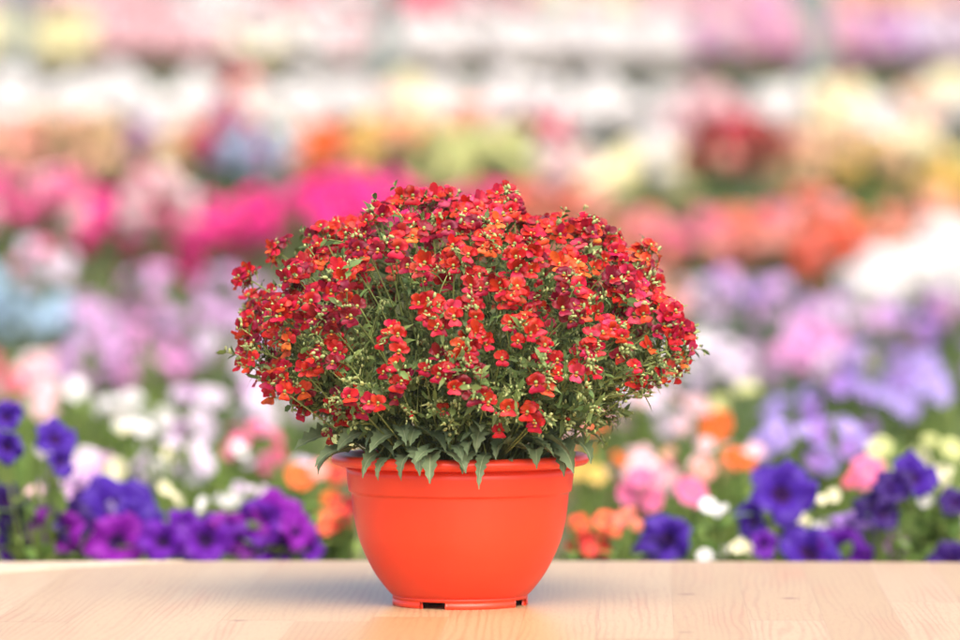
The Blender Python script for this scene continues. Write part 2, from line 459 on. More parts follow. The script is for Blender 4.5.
ZC = .252            # height of the widest level of the crown
RC = Vector((.011, 0, ZC))
def crown(th, ph, k=1.):     # th azimuth, ph elevation
    rx = .228; rz = .166 if ph > 0 else .115
    wob = 1+.085*noise.noise(Vector((math.cos(th)*2.1, math.sin(th)*2.1, ph*2+5)))
    cp = math.cos(ph)
    xk = 1+(.17*math.exp(-((ph-.42)/.28)**2) if math.cos(th) < 0 else 0)*abs(math.cos(th))-((.30 if math.cos(th) < 0 else .46)*abs(math.sin(ph)) if ph < 0 else 0)
    return RC+Vector((rx*xk*cp*math.cos(th), rx*.93*cp*math.sin(th), rz*math.sin(ph)))*k*wob

tips = []
NT = 228
for i in range(NT):          # even spiral over the dome
    sz = 1-(i+.5)/NT*1.58    # sin(elevation) from 1 to -.50
    th = i*2.39996+R.uniform(-.16, .16)
    ph = math.asin(max(-.98, min(.98, sz+R.uniform(-.03, .03))))
    tips.append((th, ph, R.uniform(.9, 1.03)))
for i in range(75):          # a second layer inside
    tips.append((R.uniform(0, 6.283), math.asin(R.uniform(-.35, .95)), R.uniform(.66, .85)))
plant = empty('nemesia_plant', (PX, .03, .142), 'bushy nemesia with hundreds of small red and orange flowers growing in the red pot', 'flowering plant')
PINV = Vector((0, 0, .14))   # parts are modelled with the pot centre as origin
leaves = MB(); stemsets = []; flowers = []; budsets = []
order = sorted(range(len(tips)), key=lambda i: (tips[i][0] % 6.283))
EX = [(398, 385), (368, 405), (350, 402), (459, 384), (486, 396), (535, 422), (545, 382), (645, 388), (424, 372), (500, 362), (580, 372), (455, 360), (535, 428), (282, 398), (300, 375)]
groups = [order[i:i+3] for i in range(0, len(order), 3)]
def wchoice(rng, d):
    t = rng.uniform(0, sum(d.values()))
    for k, v in d.items():
        t -= v
        if t <= 0: return k
    return k
def small_leaves(pts, dens, Lr=(.010, .024)):
    for i in range(1, len(pts)):
        if R.random() > dens: continue
        p = pts[i]; d = (pts[i]-pts[i-1]).normalized()
        a = R.uniform(0, 6.28)
        fr = frame(d)
        for s in (0, math.pi):
            o = fr @ Vector((math.cos(a+s), math.sin(a+s), 0))
            leaf(leaves, p, (o+d*R.uniform(.2, 1.)), d, R.uniform(*Lr), R.uniform(.0028, .0065), R.uniform(.1, .9), .12, 5)
for gi, grp in enumerate(groups):
    sm = MB()
    th0 = sum(math.atan2(math.sin(tips[k][0]), math.cos(tips[k][0])) if False else tips[k][0] % 6.283 for k in grp)/len(grp)
    br = R.uniform(.02, .085)
    b0 = Vector((br*math.cos(th0), br*math.sin(th0), .136))
    for k in grp:
        th, ph, kk = tips[k]
        p = crown(th, ph, kk)
        mid = b0.lerp(p, .45)+Vector((0, 0, .035+.03*max(0, math.sin(ph))))*(1 if ph > 0 else 1.25)
        mid += Vector((R.uniform(-.012, .012), R.uniform(-.012, .012), R.uniform(-.01, .01)))
        pts = bez(b0, mid, p, 12)
        tube(sm, pts, .0013, .0007, 5)
        small_leaves(pts[3:], .6)
        outw = (p-RC-Vector((0, 0, -.05))).normalized()
        rng = R
        nf = rng.choice((4, 5, 6, 7, 8, 9)) if kk > .88 else rng.choice((2, 3, 4))
        if ph < -.12: nf = rng.choice((2, 3, 4)) if math.cos(th) < -.72 else rng.choice((0, 0, 0, 1, 2))
        elif ph < .12: nf = rng.choice((2, 3, 3, 4, 5))
        fr = frame(outw)
        cw = {'crimson': .30, 'red': .33, 'scarlet': .13, 'maroon': .17, 'orange': .06, 'coral': .06, 'rose': .05}
        fav = wchoice(rng, cw)
        rot = rng.uniform(0, 6.28)
        for j in range(nf):
            a = rot+j*6.283/nf+rng.uniform(-.35, .35)
            rad = rng.uniform(.006, .0165)
            o = fr @ Vector((math.cos(a), math.sin(a), 0))
            fp = p+o*rad+outw*rng.uniform(-.008, .006)
            nrm = (Vector((outw.x, outw.y, outw.z*.4))*rng.uniform(.5, 1.2)+o*rng.uniform(.1, .8)+Vector((0, -.45, .1))+Vector([rng.uniform(-.25, .25) for _ in range(3)])).normalized()
            up = Vector((rng.uniform(-.35, .35), rng.uniform(-.2, .2), 1))
            c = fav if rng.random() < .55 else wchoice(rng, cw)
            flowers.append((fp, nrm, up, rng.randrange(len(FM)), c, rng.uniform(.95, 1.32)))
            tube(sm, bez(p-outw*.006, p+o*rad*.4-outw*.004, fp-nrm*.003, 4), .0005, .0004, 4)
        # buds: a pale green tuft at the very tip
        bm_ = MB()
        for j in range(rng.randrange(7, 15)):
            a = rng.uniform(0, 6.28); r_ = rng.uniform(0, .010); h = rng.uniform(-.006, .008)
            q = p+fr @ Vector((r_*math.cos(a), r_*math.sin(a), h+.002))
            s = rng.uniform(.001, .0021)
            ball(bm_, q, s, s, s*rng.uniform(1.2, 2.1), 5, 4, 0 if rng.random() < .9 else 1, frame(outw+Vector([rng.uniform(-.7, .7) for _ in range(3)])).to_3x3())
            leaf(bm_, q-outw*.003, (q-p)+outw*.006, outw, rng.uniform(.005, .010), .0016, .3, 0, 3, 0)
        budsets.append((p, bm_))
        # side twigs with buds / seed pods and small leaves
        for s in range(rng.randrange(2, 5)+(4 if ph < .1 else 0)):
            i0 = rng.randrange(4, 11); q0 = pts[i0]
            dirv = (Vector([rng.uniform(-1, 1) for _ in range(3)])+outw*.9+Vector((0, 0, .7))).normalized()
            q2 = q0+dirv*rng.uniform(.02, .045); tp = bez(q0, q0+dirv*.012+Vector((0, 0, .006)), q2, 6)
            tube(sm, tp, .0007, .0005, 4); small_leaves(tp[1:], .75, (.007, .016))
            for j in range(rng.randrange(2, 6)):
                s_ = rng.uniform(.0008, .0016)
                ball(sm, q2+Vector([rng.uniform(-.005, .005) for _ in range(3)]), s_, s_, s_*1.6, 5, 4, 1)
    stemsets.append((b0, sm))
for (x, y) in EX:      # the few low flowers in front of the green
    z = CAMZ-(y-HOR)/F*(D0-.17); X = (x-480)/F*(D0-.17)-PX
    fp = Vector((X, -math.sqrt(max(.0004, .036-X*X*.7)), z)); sm = MB()
    tube(sm, bez(Vector((X*.4, fp.y*.35, .14)), Vector((X*.8, fp.y*.8, .15+(z-.15)*.6)), fp-Vector((0, -.003, 0)), 10), .0012, .0006, 5)
    for j in range(4 if (x, y) == (535, 422) else R.choice((1, 1, 2))):
        q = fp+Vector((R.uniform(-.011, .011), R.uniform(-.004, .004), R.uniform(-.012, .012)))*(1 if j else .2)
        flowers.append((q, Vector((R.uniform(-.5, .5), -1, R.uniform(-.2, .4))).normalized(), Vector((R.uniform(-.3, .3), 0, 1)), R.randrange(11), wchoice(R, {'red': .5, 'scarlet': .3, 'crimson': .3}), R.uniform(1.0, 1.25)))
    stemsets.append((None, sm))
for b0, sm in stemsets:
    o = sm.build('stem', [G_stem, G_bud], plant); o.location = -PINV
fo = leaves.build('foliage', G_leaf, plant); fo.location = -PINV

# flowers: the hundred nearest the camera as parts of their own, the rest together
def fmats(c): return [PM[c][0], PM[c][1], M_thr, G_stem]
fmesh = {}
flowers.sort(key=lambda f: -((f[0]-RC).dot(Vector((0, -1, .15)))+.06*f[1].dot(Vector((0, -1, 0)))))
rest = MB(); cn = list(PC)
rmats = [m for c in cn for m in PM[c]]+[M_thr, G_stem]
for i, (fp, nrm, up, v, c, s) in enumerate(flowers):
    M = TRS(fp-PINV, frame(nrm, up), s)
    if i < 100:
        key = (v, c)
        if key not in fmesh: fmesh[key] = FM[v].mesh('nemesia_flower', fmats(c))
        link('flower', fmesh[key], plant, M)
    else:
        ci = cn.index(c)*2
        rest.addmb(FM[v], M, {0: ci, 1: ci+1, 2: len(cn)*2, 3: len(cn)*2+1})
tag(rest.build('flowers', rmats, plant), kind='stuff')
budsets.sort(key=lambda b: b[0].y)
restb = MB()
for i, (p, bm_) in enumerate(budsets):
    if i < 90: o = bm_.build('bud_cluster', [G_bud, PM['red'][0]], plant); o.location = -PINV
    else: restb.addmb(bm_, Matrix.Translation(-PINV))
tag(restb.build('bud_clusters', [G_bud, PM['red'][0]], plant), kind='stuff')

# large toothed leaves round the base, some hanging over the rim
inl = MB()
for i in range(300):
    a = R.uniform(0, 6.283); r_ = R.uniform(.03, .115)
    p = Vector((r_*math.cos(a), r_*math.sin(a), R.uniform(.145, .245)))
    if r_ > .1: p.z = max(p.z, .16)
    o = Vector((math.cos(a+R.uniform(-.6, .6)), math.sin(a+R.uniform(-.6, .6)), R.uniform(-.1, .8)))
    wide_leaf(inl, p, o, Vector((0, 0, 1)), R.uniform(.022, .042), R.uniform(.009, .017), R.uniform(.0, 1.2), 9, R.uniform(-.7, .7), .12, R)
o = inl.build('basal_leaves', [G_big, G_rib], plant); o.location = -PINV; o['kind'] = 'stuff'
HANG = [ # photo x of the leaf's root, root height, how far sideways it points, length, width, droop
 (352, .172, -.9, .040, .014, .9), (334, .185, -1.1, .044, .017, .8), (345, .168, -1., .04, .018, 1.3), (378, .168, -.55, .034, .009, 1.5), (388, .165, -.4, .030, .008, 1.6),
 (408, .168, -.25, .032, .012, 1.7), (417, .176, .02, .037, .015, 1.5), (430, .17, -.1, .040, .016, 1.6), (440, .172, .5, .040, .017, 1.2),
 (452, .178, .2, .030, .012, 1.2), (476, .174, -.35, .034, .012, 1.5), (486, .170, .0, .046, .010, 1.65), (470, .182, .1, .03, .013, 1.),
 (518, .176, .1, .03, .013, 1.4), (536, .172, -.2, .045, .017, 1.6), (558, .178, .5, .038, .016, 1.1), (566, .172, .15, .045, .018, 1.6),
 (575, .180, .5, .036, .012, 1.2), (540, .185, .5, .040, .016, .9), (505, .185, -.3, .032, .014, 1.1), (425, .19, .3, .035, .015, 1.), (395, .19, -.5, .035, .015, .9), (580, .19, .9, .035, .011, .8), (365, .19, -.8, .036, .016, .7)]
petio = MB()
for i in range(26):
    HANG.append((R.uniform(340, 582), R.uniform(.172, .205), R.uniform(-.8, .8), R.uniform(.024, .038), R.uniform(.009, .015), R.uniform(.3, 1.5)))
for (x, z, sx, L_, W_, dr) in HANG:
    LS = R.uniform(.9, 1.2)
    X = (x-480)/F*(D0-.1)-PX
    X = max(-.122, min(.122, X))
    Y = -math.sqrt(max(.0001, .126**2-X*X))*.97
    base = Vector((X, Y, z-.010))
    d = Vector((sx+R.uniform(-.25, .25), -.75, R.uniform(-.2, .3))).normalized()
    lb = MB(); wide_leaf(lb, base, d, Vector((0, 0, 1)), L_*LS*1.15, W_*1.4*LS, dr*R.uniform(.6, 1.05), 13, R.uniform(-1., 1.), .2, R)
    o = lb.build('leaf', [G_big, G_rib], plant); o.location = -PINV
    tube(petio, bez(Vector((X*.55, Y*.55, .15)), Vector((X*.8, Y*.8, z+.02)), base, 6), .0012, .0009, 5)
o = petio.build('leaf_stalks', G_stem, plant); o.location = -PINV

# ------------------------------------------------------------ background plants
def bloom5(m, r, rng, mat=0, eye=1, npet=5, wob=.12, c=Vector((0, 0, 0)), fr=None):
    """simple open flower with overlapping round petals; r outer radius"""
    k = MB()
    for i in range(npet):
        petal(k, 6.283*i/npet+rng.uniform(-.1, .1), r*.92, r*6.2/npet, rng.uniform(.05, .35), .3, .1, mat, r*.05, 3, 3, rng)
    ball(k, Vector((0, 0, r*.05)), r*.13, r*.13, r*.1, 6, 4, eye)
    M = TRS(c, fr if fr is not None else Matrix.Identity(3), 1.)
    m.addmb(k, M)
def petunia(rng):
    m = MB(); nr, na = 9, 40; vs = []; fs = []; p0 = rng.uniform(0, 6)
    for i in range(nr):
        t = i/(nr-1)
        for j in range(na):
            a = 6.283*j/na
            lobe = 1-.13*abs(math.sin(2.5*a+p0))**.6*(0 if t < .5 else 1)*(-1) - .13*t
            lobe = 1-.22*t*(1-abs(math.cos(2.5*a+p0))**.5)+.05*t*math.sin(a*3+p0)+.03*t*math.sin(17*a+p0)
            r = (.015+.985*t**.9)*lobe
            z = -.75*(1-t)**2.4+.17*t*math.sin(5*a+p0*2)+.10*t*t*math.sin(11*a+p0)+.12*t*math.sin(2*a+p0)-.16*t**4
            vs.append((r*math.cos(a), r*math.sin(a), z))
    for i in range(nr-1):
        for j in range(na):
            fs.append((i*na+j, (i+1)*na+j, (i+1)*na+(j+1) % na, i*na+(j+1) % na))
    m.add(vs, fs, [1 if k < na*2 else 0 for k in range(len(fs))])
    tube(m, [Vector((0, 0, -.7)), Vector((0, .05, -1.2)), Vector((.05, .2, -1.9))], .12, .06, 6, 2)
    return m
def mop(rng, n=34):     # rounded head of many florets
    m = MB()
    for i in range(n):
        sz = 1-(i+.5)/n*1.6; th = i*2.39996; c = math.sqrt(max(0, 1-sz*sz))
        d = Vector((c*math.cos(th), c*math.sin(th), sz))
        bloom5(m, .30*rng.uniform(.85, 1.2), rng, 0, 1, 5, c=d*rng.uniform(.68, .84), fr=frame(d))
    tube(m, [Vector((0, 0, -2.2)), Vector((0, 0, 0))], .06, .05, 5, 2)
    return m
def double(rng):     # open flower with two rings of petals
    m = MB(); bloom5(m, 1., rng, 0, 1, 7); bloom5(m, .62, rng, 0, 1, 6, c=Vector((0, 0, .12)))
    tube(m, [Vector((0, 0, -1.9)), Vector((0, 0, 0))], .07, .06, 5, 2)
    return m
def simple(rng):
    m = MB(); bloom5(m, 1., rng, 0, 1, 5); tube(m, [Vector((0, 0, -2.)), Vector((0, 0, 0))], .07, .06, 5, 2)
    return m
KM = {'petunia': [petunia(random.Random(i)) for i in range(8)], 'mop': [mop(random.Random(i)) for i in range(3)],
      'double': [double(random.Random(i)) for i in range(3)], 'simple': [simple(random.Random(i)) for i in range(3)]}
BC = {'violet': S(112, 26, 176), 'magentaviolet': S(146, 22, 176), 'blueviolet': S(78, 36, 168), 'darkviolet': S(62, 30, 120), 'lavender': S(176, 156, 226),
      'paleviolet': S(168, 128, 214), 'lilac': S(214, 170, 220), 'pinklilac': S(226, 152, 212), 'palelilac': S(228, 212, 232), 'mauve': S(180, 130, 180),
      'white': S(226, 224, 224), 'cream': S(242, 236, 200), 'paleyellow': S(234, 230, 178), 'yellow': S(236, 198, 104), 'lime': S(204, 208, 142),
      'palepink': S(244, 200, 208), 'pink': S(240, 122, 168), 'rosepink': S(226, 100, 130), 'magenta': S(232, 16, 138), 'hotpink': S(236, 52, 156), 'deepmagenta': S(184, 10, 108),
      'coral': S(244, 132, 112), 'salmon': S(244, 170, 154), 'peach': S(244, 190, 160), 'orange': S(246, 112, 40), 'redorange': S(232, 96, 66), 'red': S(206, 36, 36),
      'crimson': S(196, 30, 70), 'darkred': S(150, 34, 44), 'bluegrey': S(150, 178, 204), 'tan': S(214, 180, 140)}
CW = {'violet': 'violet', 'magentaviolet': 'magenta violet', 'blueviolet': 'blue violet', 'darkviolet': 'dark violet', 'lavender': 'lavender blue', 'paleviolet': 'pale violet',
      'lilac': 'lilac', 'pinklilac': 'pinkish lilac', 'palelilac': 'whitish lilac', 'mauve': 'mauve', 'white': 'white', 'cream': 'cream', 'paleyellow': 'pale yellow', 'yellow': 'yellow',
      'lime': 'yellow green', 'palepink': 'pale pink', 'pink': 'pink', 'rosepink': 'rose pink', 'magenta': 'magenta', 'hotpink': 'hot pink', 'deepmagenta': 'deep magenta', 'coral': 'coral',
      'salmon': 'salmon', 'peach': 'peach', 'orange': 'orange', 'redorange': 'orange red', 'red': 'red', 'crimson': 'crimson', 'darkred': 'dark red', 'bluegrey': 'blue grey', 'tan': 'tan'}
for k in ('lilac', 'pinklilac', 'palelilac', 'lavender', 'paleviolet', 'mauve', 'palepink', 'salmon', 'coral', 'pink', 'peach', 'orange', 'yellow'): BC[k] = tuple(q*.82 for q in BC[k])
for k in ('violet', 'magentaviolet', 'blueviolet', 'darkviolet'): BC[k] = tuple(q*.72 for q in BC[k])
BMt = {k: petal_mat('bloom_'+k, v, .12, .3, .5, 3, tuple(q*.8 for q in v), .01) for k, v in BC.items()}
M_eye = petal_mat('flower_eye', (.55, .42, .08), .2, .1)
M_dark = petal_mat('dark_throat', (.045, .01, .10), .2, .1)
GB = [petal_mat('bed_leaf_bright', (.23, .33, .08), .3, .4, .5, 4, (.16, .24, .05), .025),
      petal_mat('bed_leaf_mid', (.16, .24, .075), .3, .35, .5, 4, (.11, .17, .05), .02),
      petal_mat('bed_leaf_grey', (.20, .27, .17), .25, .3, .5, 4, (.14, .2, .12), .02)]
bmesh_ = {}
def bloom_mesh(kind, v, col):
    k = (kind, v, col)
    if k not in bmesh_:
        bmesh_[k] = KM[kind][v].mesh(kind+'_bloom', [BMt[col], M_dark if kind == 'petunia' else M_eye, GB[1]])
    return bmesh_[k]
def clump(rng, n=260, lw=.09):
    m = MB()
    for i in range(n):
        d = Vector([rng.gauss(0, 1) for _ in range(3)]).normalized()
        p = d*rng.uniform(.25, .92); p.z = p.z if p.z > -.95 else -.95
        leaf(m, p, d+Vector([rng.uniform(-.6, .6) for _ in range(3)]), Vector((0, 0, 1)), rng.uniform(.2, .36), lw*rng.uniform(.8, 1.5), rng.uniform(.1, .9), 0, 3)
    for i in range(10):
        a = rng.uniform(0, 6.28)
        tube(m, bez(Vector((0, 0, -1)), Vector((.2*math.cos(a), .2*math.sin(a), -.3)), Vector((.6*math.cos(a), .6*math.sin(a), .4)), 4), .03, .015, 4)
    return m
CL = [[clump(random.Random(40+i), 420, lw).mesh('leaf_clump', [gm]) for i in range(2)] for gm, lw in zip(GB, (.13, .10, .11))]

# row, x, y (centre of the flower mass), width, height in photo pixels, colours, kind, number of blooms, bloom radius (m), greens
PL = []
def P_(row, x, y, w_, h_, cols, kind='double', n=14, r=.03, green=0, dd=0.):
    PL.append((row, x, y, w_, h_, cols.split(), kind, n, r, green, dd))
# top rows far away, on the raised benches
for x, c in ((10, 'mauve'), (75, 'palepink'), (140, 'palepink'), (225, 'white'), (285, 'rosepink palepink'), (345, 'palepink white'), (430, 'rosepink'), (490, 'rosepink palepink'), (550, 'cream white'), (615, 'cream palepink'),
             (680, 'palepink'), (745, 'palepink pinklilac'), (850, 'peach palepink'), (915, 'peach tan'), (965, 'palepink')):
    P_(9, x, 2, 68, 26, c, 'mop', 16, .07, 1)
for x, c, y in ((4, 'cream paleyellow', 42), (66, 'paleyellow cream', 45), (122, 'palepink', 40), (168, 'palepink', 42), (214, 'palepink white', 42), (262, 'white cream', 44), (310, 'white', 46), (350, 'white palepink', 46), (420, 'white', 46),
                (468, 'white', 46), (516, 'white', 46), (564, 'white', 46), (612, 'white', 46), (662, 'white', 46), (716, 'palepink pinklilac palelilac', 40), (768, 'pinklilac palepink', 40),
                (842, 'pinklilac palepink', 40), (880, 'pinklilac paleviolet palelilac', 44), (920, 'palelilac white', 42), (958, 'palelilac', 42)):
    P_(8, x, y, 62, 48, c, 'mop', 40, .055, 1)
for x, y, c in ((12, 100, 'white'), (72, 108, 'white'), (112, 112, 'white'), (150, 112, 'white'), (195, 108, 'white'), (236, 116, 'crimson rosepink'), (262, 104, 'white cream'), (310, 108, 'white'), (350, 105, 'white'),
                (396, 108, 'cream palepink'), (440, 108, 'white'), (480, 104, 'white palepink'), (520, 108, 'white'), (560, 112, 'white palepink'), (604, 108, 'white'), (660, 114, 'white'), (700, 122, 'palepink'), (722, 130, 'white'),
                (780, 120, 'white'), (838, 122, 'cream peach'), (866, 126, 'white'), (908, 124, 'peach white'), (948, 112, 'cream white')):
    P_(7, x, y, 48, 52, c, 'mop', 15, .06, 2)
for x, y, c, g_ in ((8, 148, 'salmon peach', 0), (52, 152, 'tan peach', 0), (98, 155, 'tan peach', 1), (134, 150, 'mauve tan', 1), (170, 160, 'lime tan', 0), (222, 140, 'crimson mauve', 1), (250, 160, 'mauve bluegrey', 1), (286, 168, 'white cream', 1),
                    (318, 148, 'salmon orange', 1), (364, 157, 'yellow', 0), (410, 142, 'orange tan', 0), (448, 162, 'lime', 1), (470, 140, 'peach salmon', 0), (505, 165, 'lime', 1), (540, 150, 'rosepink darkred', 1), (560, 180, 'white palepink', 1), (602, 180, 'paleyellow cream', 0),
                    (650, 168, 'white cream', 0), (690, 180, 'paleyellow lime', 0), (720, 150, 'darkred salmon', 1), (752, 152, 'darkred crimson', 1), (790, 165, 'tan peach', 0), (830, 168, 'palepink tan', 0), (868, 172, 'yellow tan', 0), (905, 172, 'cream white', 1), (945, 175, 'yellow lime', 0)):
    P_(6, x, y, 56, 56, c, 'mop', 12, .045, g_)
for x, y, c in ((8, 215, 'pink palepink hotpink'), (62, 208, 'pink palepink'), (104, 232, 'magenta hotpink'), (158, 205, 'palepink white pink'), (150, 258, 'magenta deepmagenta'), (205, 222, 'hotpink pink'), (210, 262, 'magenta deepmagenta'), (258, 222, 'magenta hotpink'),
                (300, 215, 'hotpink magenta'), (340, 205, 'magenta hotpink'), (380, 215, 'hotpink'), (430, 225, 'magenta'), (480, 230, 'hotpink coral'), (530, 230, 'coral'), (580, 235, 'salmon coral'), (645, 245, 'pink coral salmon'), (690, 248, 'salmon pink'), (735, 242, 'salmon coral'),
                (770, 238, 'coral salmon pink'), (808, 240, 'salmon palepink coral'), (840, 262, 'redorange coral'), (872, 238, 'salmon peach redorange'), (930, 228, 'salmon peach')):
    P_(5, x, y, 66, 62, c, 'mop', 22, .03, 1)
for x, y, c in ((880, 292, 'white'), (914, 288, 'white'), (946, 262, 'white'), (962, 282, 'white')):
    P_(5, x, y, 50, 52, c, 'mop', 18, .045, 1, -.75)
for x, y, c, g_ in ((4, 300, 'bluegrey', 2), (46, 275, 'pink palelilac', 2), (40, 325, 'bluegrey', 2), (88, 330, 'lilac palelilac', 2), (122, 345, 'lilac pinklilac', 2), (152, 300, 'pinklilac lilac', 2), (196, 325, 'lilac mauve', 1), (222, 305, 'pinklilac lilac', 2), (262, 312, 'lilac', 2),
                    (300, 320, 'lilac', 1), (620, 305, 'salmon orange', 1), (660, 300, 'salmon orange', 1), (700, 312, 'palelilac lilac', 2), (738, 300, 'paleviolet lilac', 2), (735, 335, 'palelilac white', 2), (785, 318, 'lilac paleviolet', 2), (818, 312, 'paleviolet violet lilac', 2),
                    (860, 330, 'lilac palelilac', 1), (912, 325, 'paleviolet mauve', 1), (945, 322, 'violet mauve', 1)):
    P_(4, x, y, 60, 58, c, 'double', 14, .022, g_)
for x, y, c, g_ in ((8, 372, 'rosepink palepink', 0), (36, 378, 'white palepink', 0), (85, 372, 'lilac', 0), (118, 362, 'pinklilac lilac', 1), (150, 370, 'pinklilac', 0), (190, 372, 'pinklilac lilac', 1), (225, 348, 'lilac palelilac', 1), (262, 375, 'palelilac lilac', 0),
                    (300, 400, 'palelilac', 1), (640, 380, 'lime', 1), (690, 352, 'palelilac white', 2), (722, 372, 'palelilac', 1), (780, 352, 'pinklilac lilac', 2), (816, 352, 'pinklilac', 2), (845, 372, 'lilac palelilac', 1), (876, 372, 'lavender paleviolet', 1),
                    (915, 378, 'lavender paleviolet', 1), (955, 368, 'paleviolet', 1)):
    P_(3, x, y, 58, 52, c, 'double', 12, .021, g_)
for x, y, c, g_, n in ((14, 420, 'palepink', 0, 4), (62, 408, 'white palepink', 0, 9), (112, 432, 'white', 0, 9), (145, 418, 'white palepink', 0, 9), (196, 420, 'palelilac lilac', 0, 12), (236, 412, 'palelilac lilac', 1, 12), (268, 425, 'white palelilac', 0, 10), (318, 430, 'lime', 1, 5),
                       (600, 440, 'palepink orange', 0, 8), (650, 412, 'palelilac palepink', 0, 12), (690, 420, 'palepink palelilac', 1, 8), (745, 415, 'lime', 1, 3), (792, 418, 'lavender paleviolet', 1, 13), (838, 405, 'paleviolet lavender', 1, 14), (880, 415, 'lavender', 1, 8), (930, 405, 'lavender', 0, 9)):
    P_(2, x, y, 62, 54, c, 'double', max(3, int(n*.75)), .019, g_)
for x, y, c, g_, n in ((20, 470, 'palelilac', 0, 3), (80, 480, 'palelilac lilac', 0, 8), (135, 455, 'white cream', 0, 8), (172, 470, 'palelilac', 0, 6), (212, 470, 'palelilac white', 0, 6), (245, 452, 'pink rosepink', 0, 8), (282, 480, 'palelilac pink', 0, 5), (325, 480, 'red orange', 0, 5),
                       (590, 470, 'orange yellow', 0, 6), (640, 482, 'pink palepink', 0, 12), (690, 470, 'palepink peach', 0, 7), (735, 470, 'orange palepink', 0, 4), (790, 452, 'lavender', 0, 13), (835, 450, 'lavender paleviolet', 0, 13), (890, 465, 'cream lime', 0, 5), (940, 470, 'lime cream', 0, 5)):
    P_(1, x, y, 70, 60, c, 'simple', max(3, int(n*1.)), .018, g_)

PL = [(p[0], p[1], p[2]+R.uniform(-7, 7), p[3]*R.uniform(.85, 1.2), p[4]*R.uniform(.85, 1.25))+tuple(p[5:]) if p[0] in (2, 3, 4, 5, 6, 7) else p for p in PL]
ROWN = ['row touching the table edge', 'second row behind table', 'third row behind table', 'lower lilac row', 'upper lilac row', 'magenta and coral row',
        'mixed upper row', 'white row under bench', 'bench row', 'topmost row']
ORD = ['', 'second ', 'third ', 'fourth ', 'fifth ', 'sixth ', 'seventh ', 'eighth ', 'ninth ', 'tenth ', 'eleventh ', 'twelfth ', 'thirteenth ', 'fourteenth ', 'fifteenth ', 'sixteenth ']
NAMEK = {'mop': 'geranium_plant', 'double': 'aster_plant', 'simple': 'bedding_plant', 'petunia': 'petunia_plant'}
BENCH8 = .84; BENCH9 = 1.18
def base_z(row, d): return {8: BENCH8, 9: BENCH9}.get(row, None) if row in (8, 9) else gz(d)-.004
from collections import Counter, defaultdict
def colkey(p): return ' and '.join(CW[c] for c in p[5][:2])
cnt = defaultdict(list)
for i, p in enumerate(PL): cnt[(p[0], colkey(p))].append(i)
lab = {}
for (row, ck), ids in cnt.items():
    ids.sort(key=lambda i: PL[i][1])
    for k, i in enumerate(ids):
        x = PL[i][1]
        side = 'at the left edge' if x < 40 else 'at the right edge' if x > 925 else 'left of pot' if x < 300 else 'right of pot' if x > 640 else 'behind the red plant'
        if row >= 6 and 300 <= x <= 640: side = 'above the red plant'
        if len(ids) > 1: side = ('leftmost' if k == 0 else ORD[k]+'from left')
        lab[i] = f'{ck} flowers in the {ROWN[row]}, {side}'
NRM = Vector((0, -1, .35))
def make_plant(i, spec, explicit=None, label=None):
    row, x, y, w_, h_, cols, kind, n, r, gr, dd = spec
    d = ROWD[row]+dd+(R.uniform(-.12, .12) if row < 8 else R.uniform(-.05, .05)); c = at(x, y, d)
    bz = base_z(row, d)
    rx = w_/2/F*d; rz = h_/2/F*d
    root = empty(NAMEK[kind], (c.x, c.y, bz), label or lab[i], 'flowering plant', 'flowers in the '+ROWN[row])
    # foliage from the ground up to just under the bloom tops
    top_ = c.z+rz*.75; cz = (top_+bz)/2
    f = link('foliage', CL[gr][i % 2], root)
    f.location = (0, 0, cz-bz); f.scale = (rx*1.12, min(rx*1.1, .3), max(.03, (top_-bz)/2)); 
    rg = random.Random(i*7+3)
    for k in range(n):
        # over the front and top of the crown
        a = rg.uniform(-.1, math.pi+.1) if rg.random() < .85 else rg.uniform(math.pi, 6.28)
        e = math.asin(rg.uniform(-.55, 1))
        dv = Vector((math.cos(a)*math.cos(e), -math.sin(a)*math.cos(e), math.sin(e)))
        p = Vector((dv.x*rx, dv.y*min(rx, .28), dv.z*rz+(c.z-bz)))
        nn = (dv+Vector((0, -.5, .4))+Vector([rg.uniform(-.3, .3) for _ in range(3)])).normalized()
        col = cols[min(len(cols)-1, int(rg.random()**1.2*len(cols)))]
        link('flower', bloom_mesh(kind, rg.randrange(3), col), root, TRS(p, frame(nn, Vector((rg.uniform(-.5, .5), 0, 1))), r*rg.uniform(.8, 1.2)))
    return root
for i, p in enumerate(PL): make_plant(i, p)

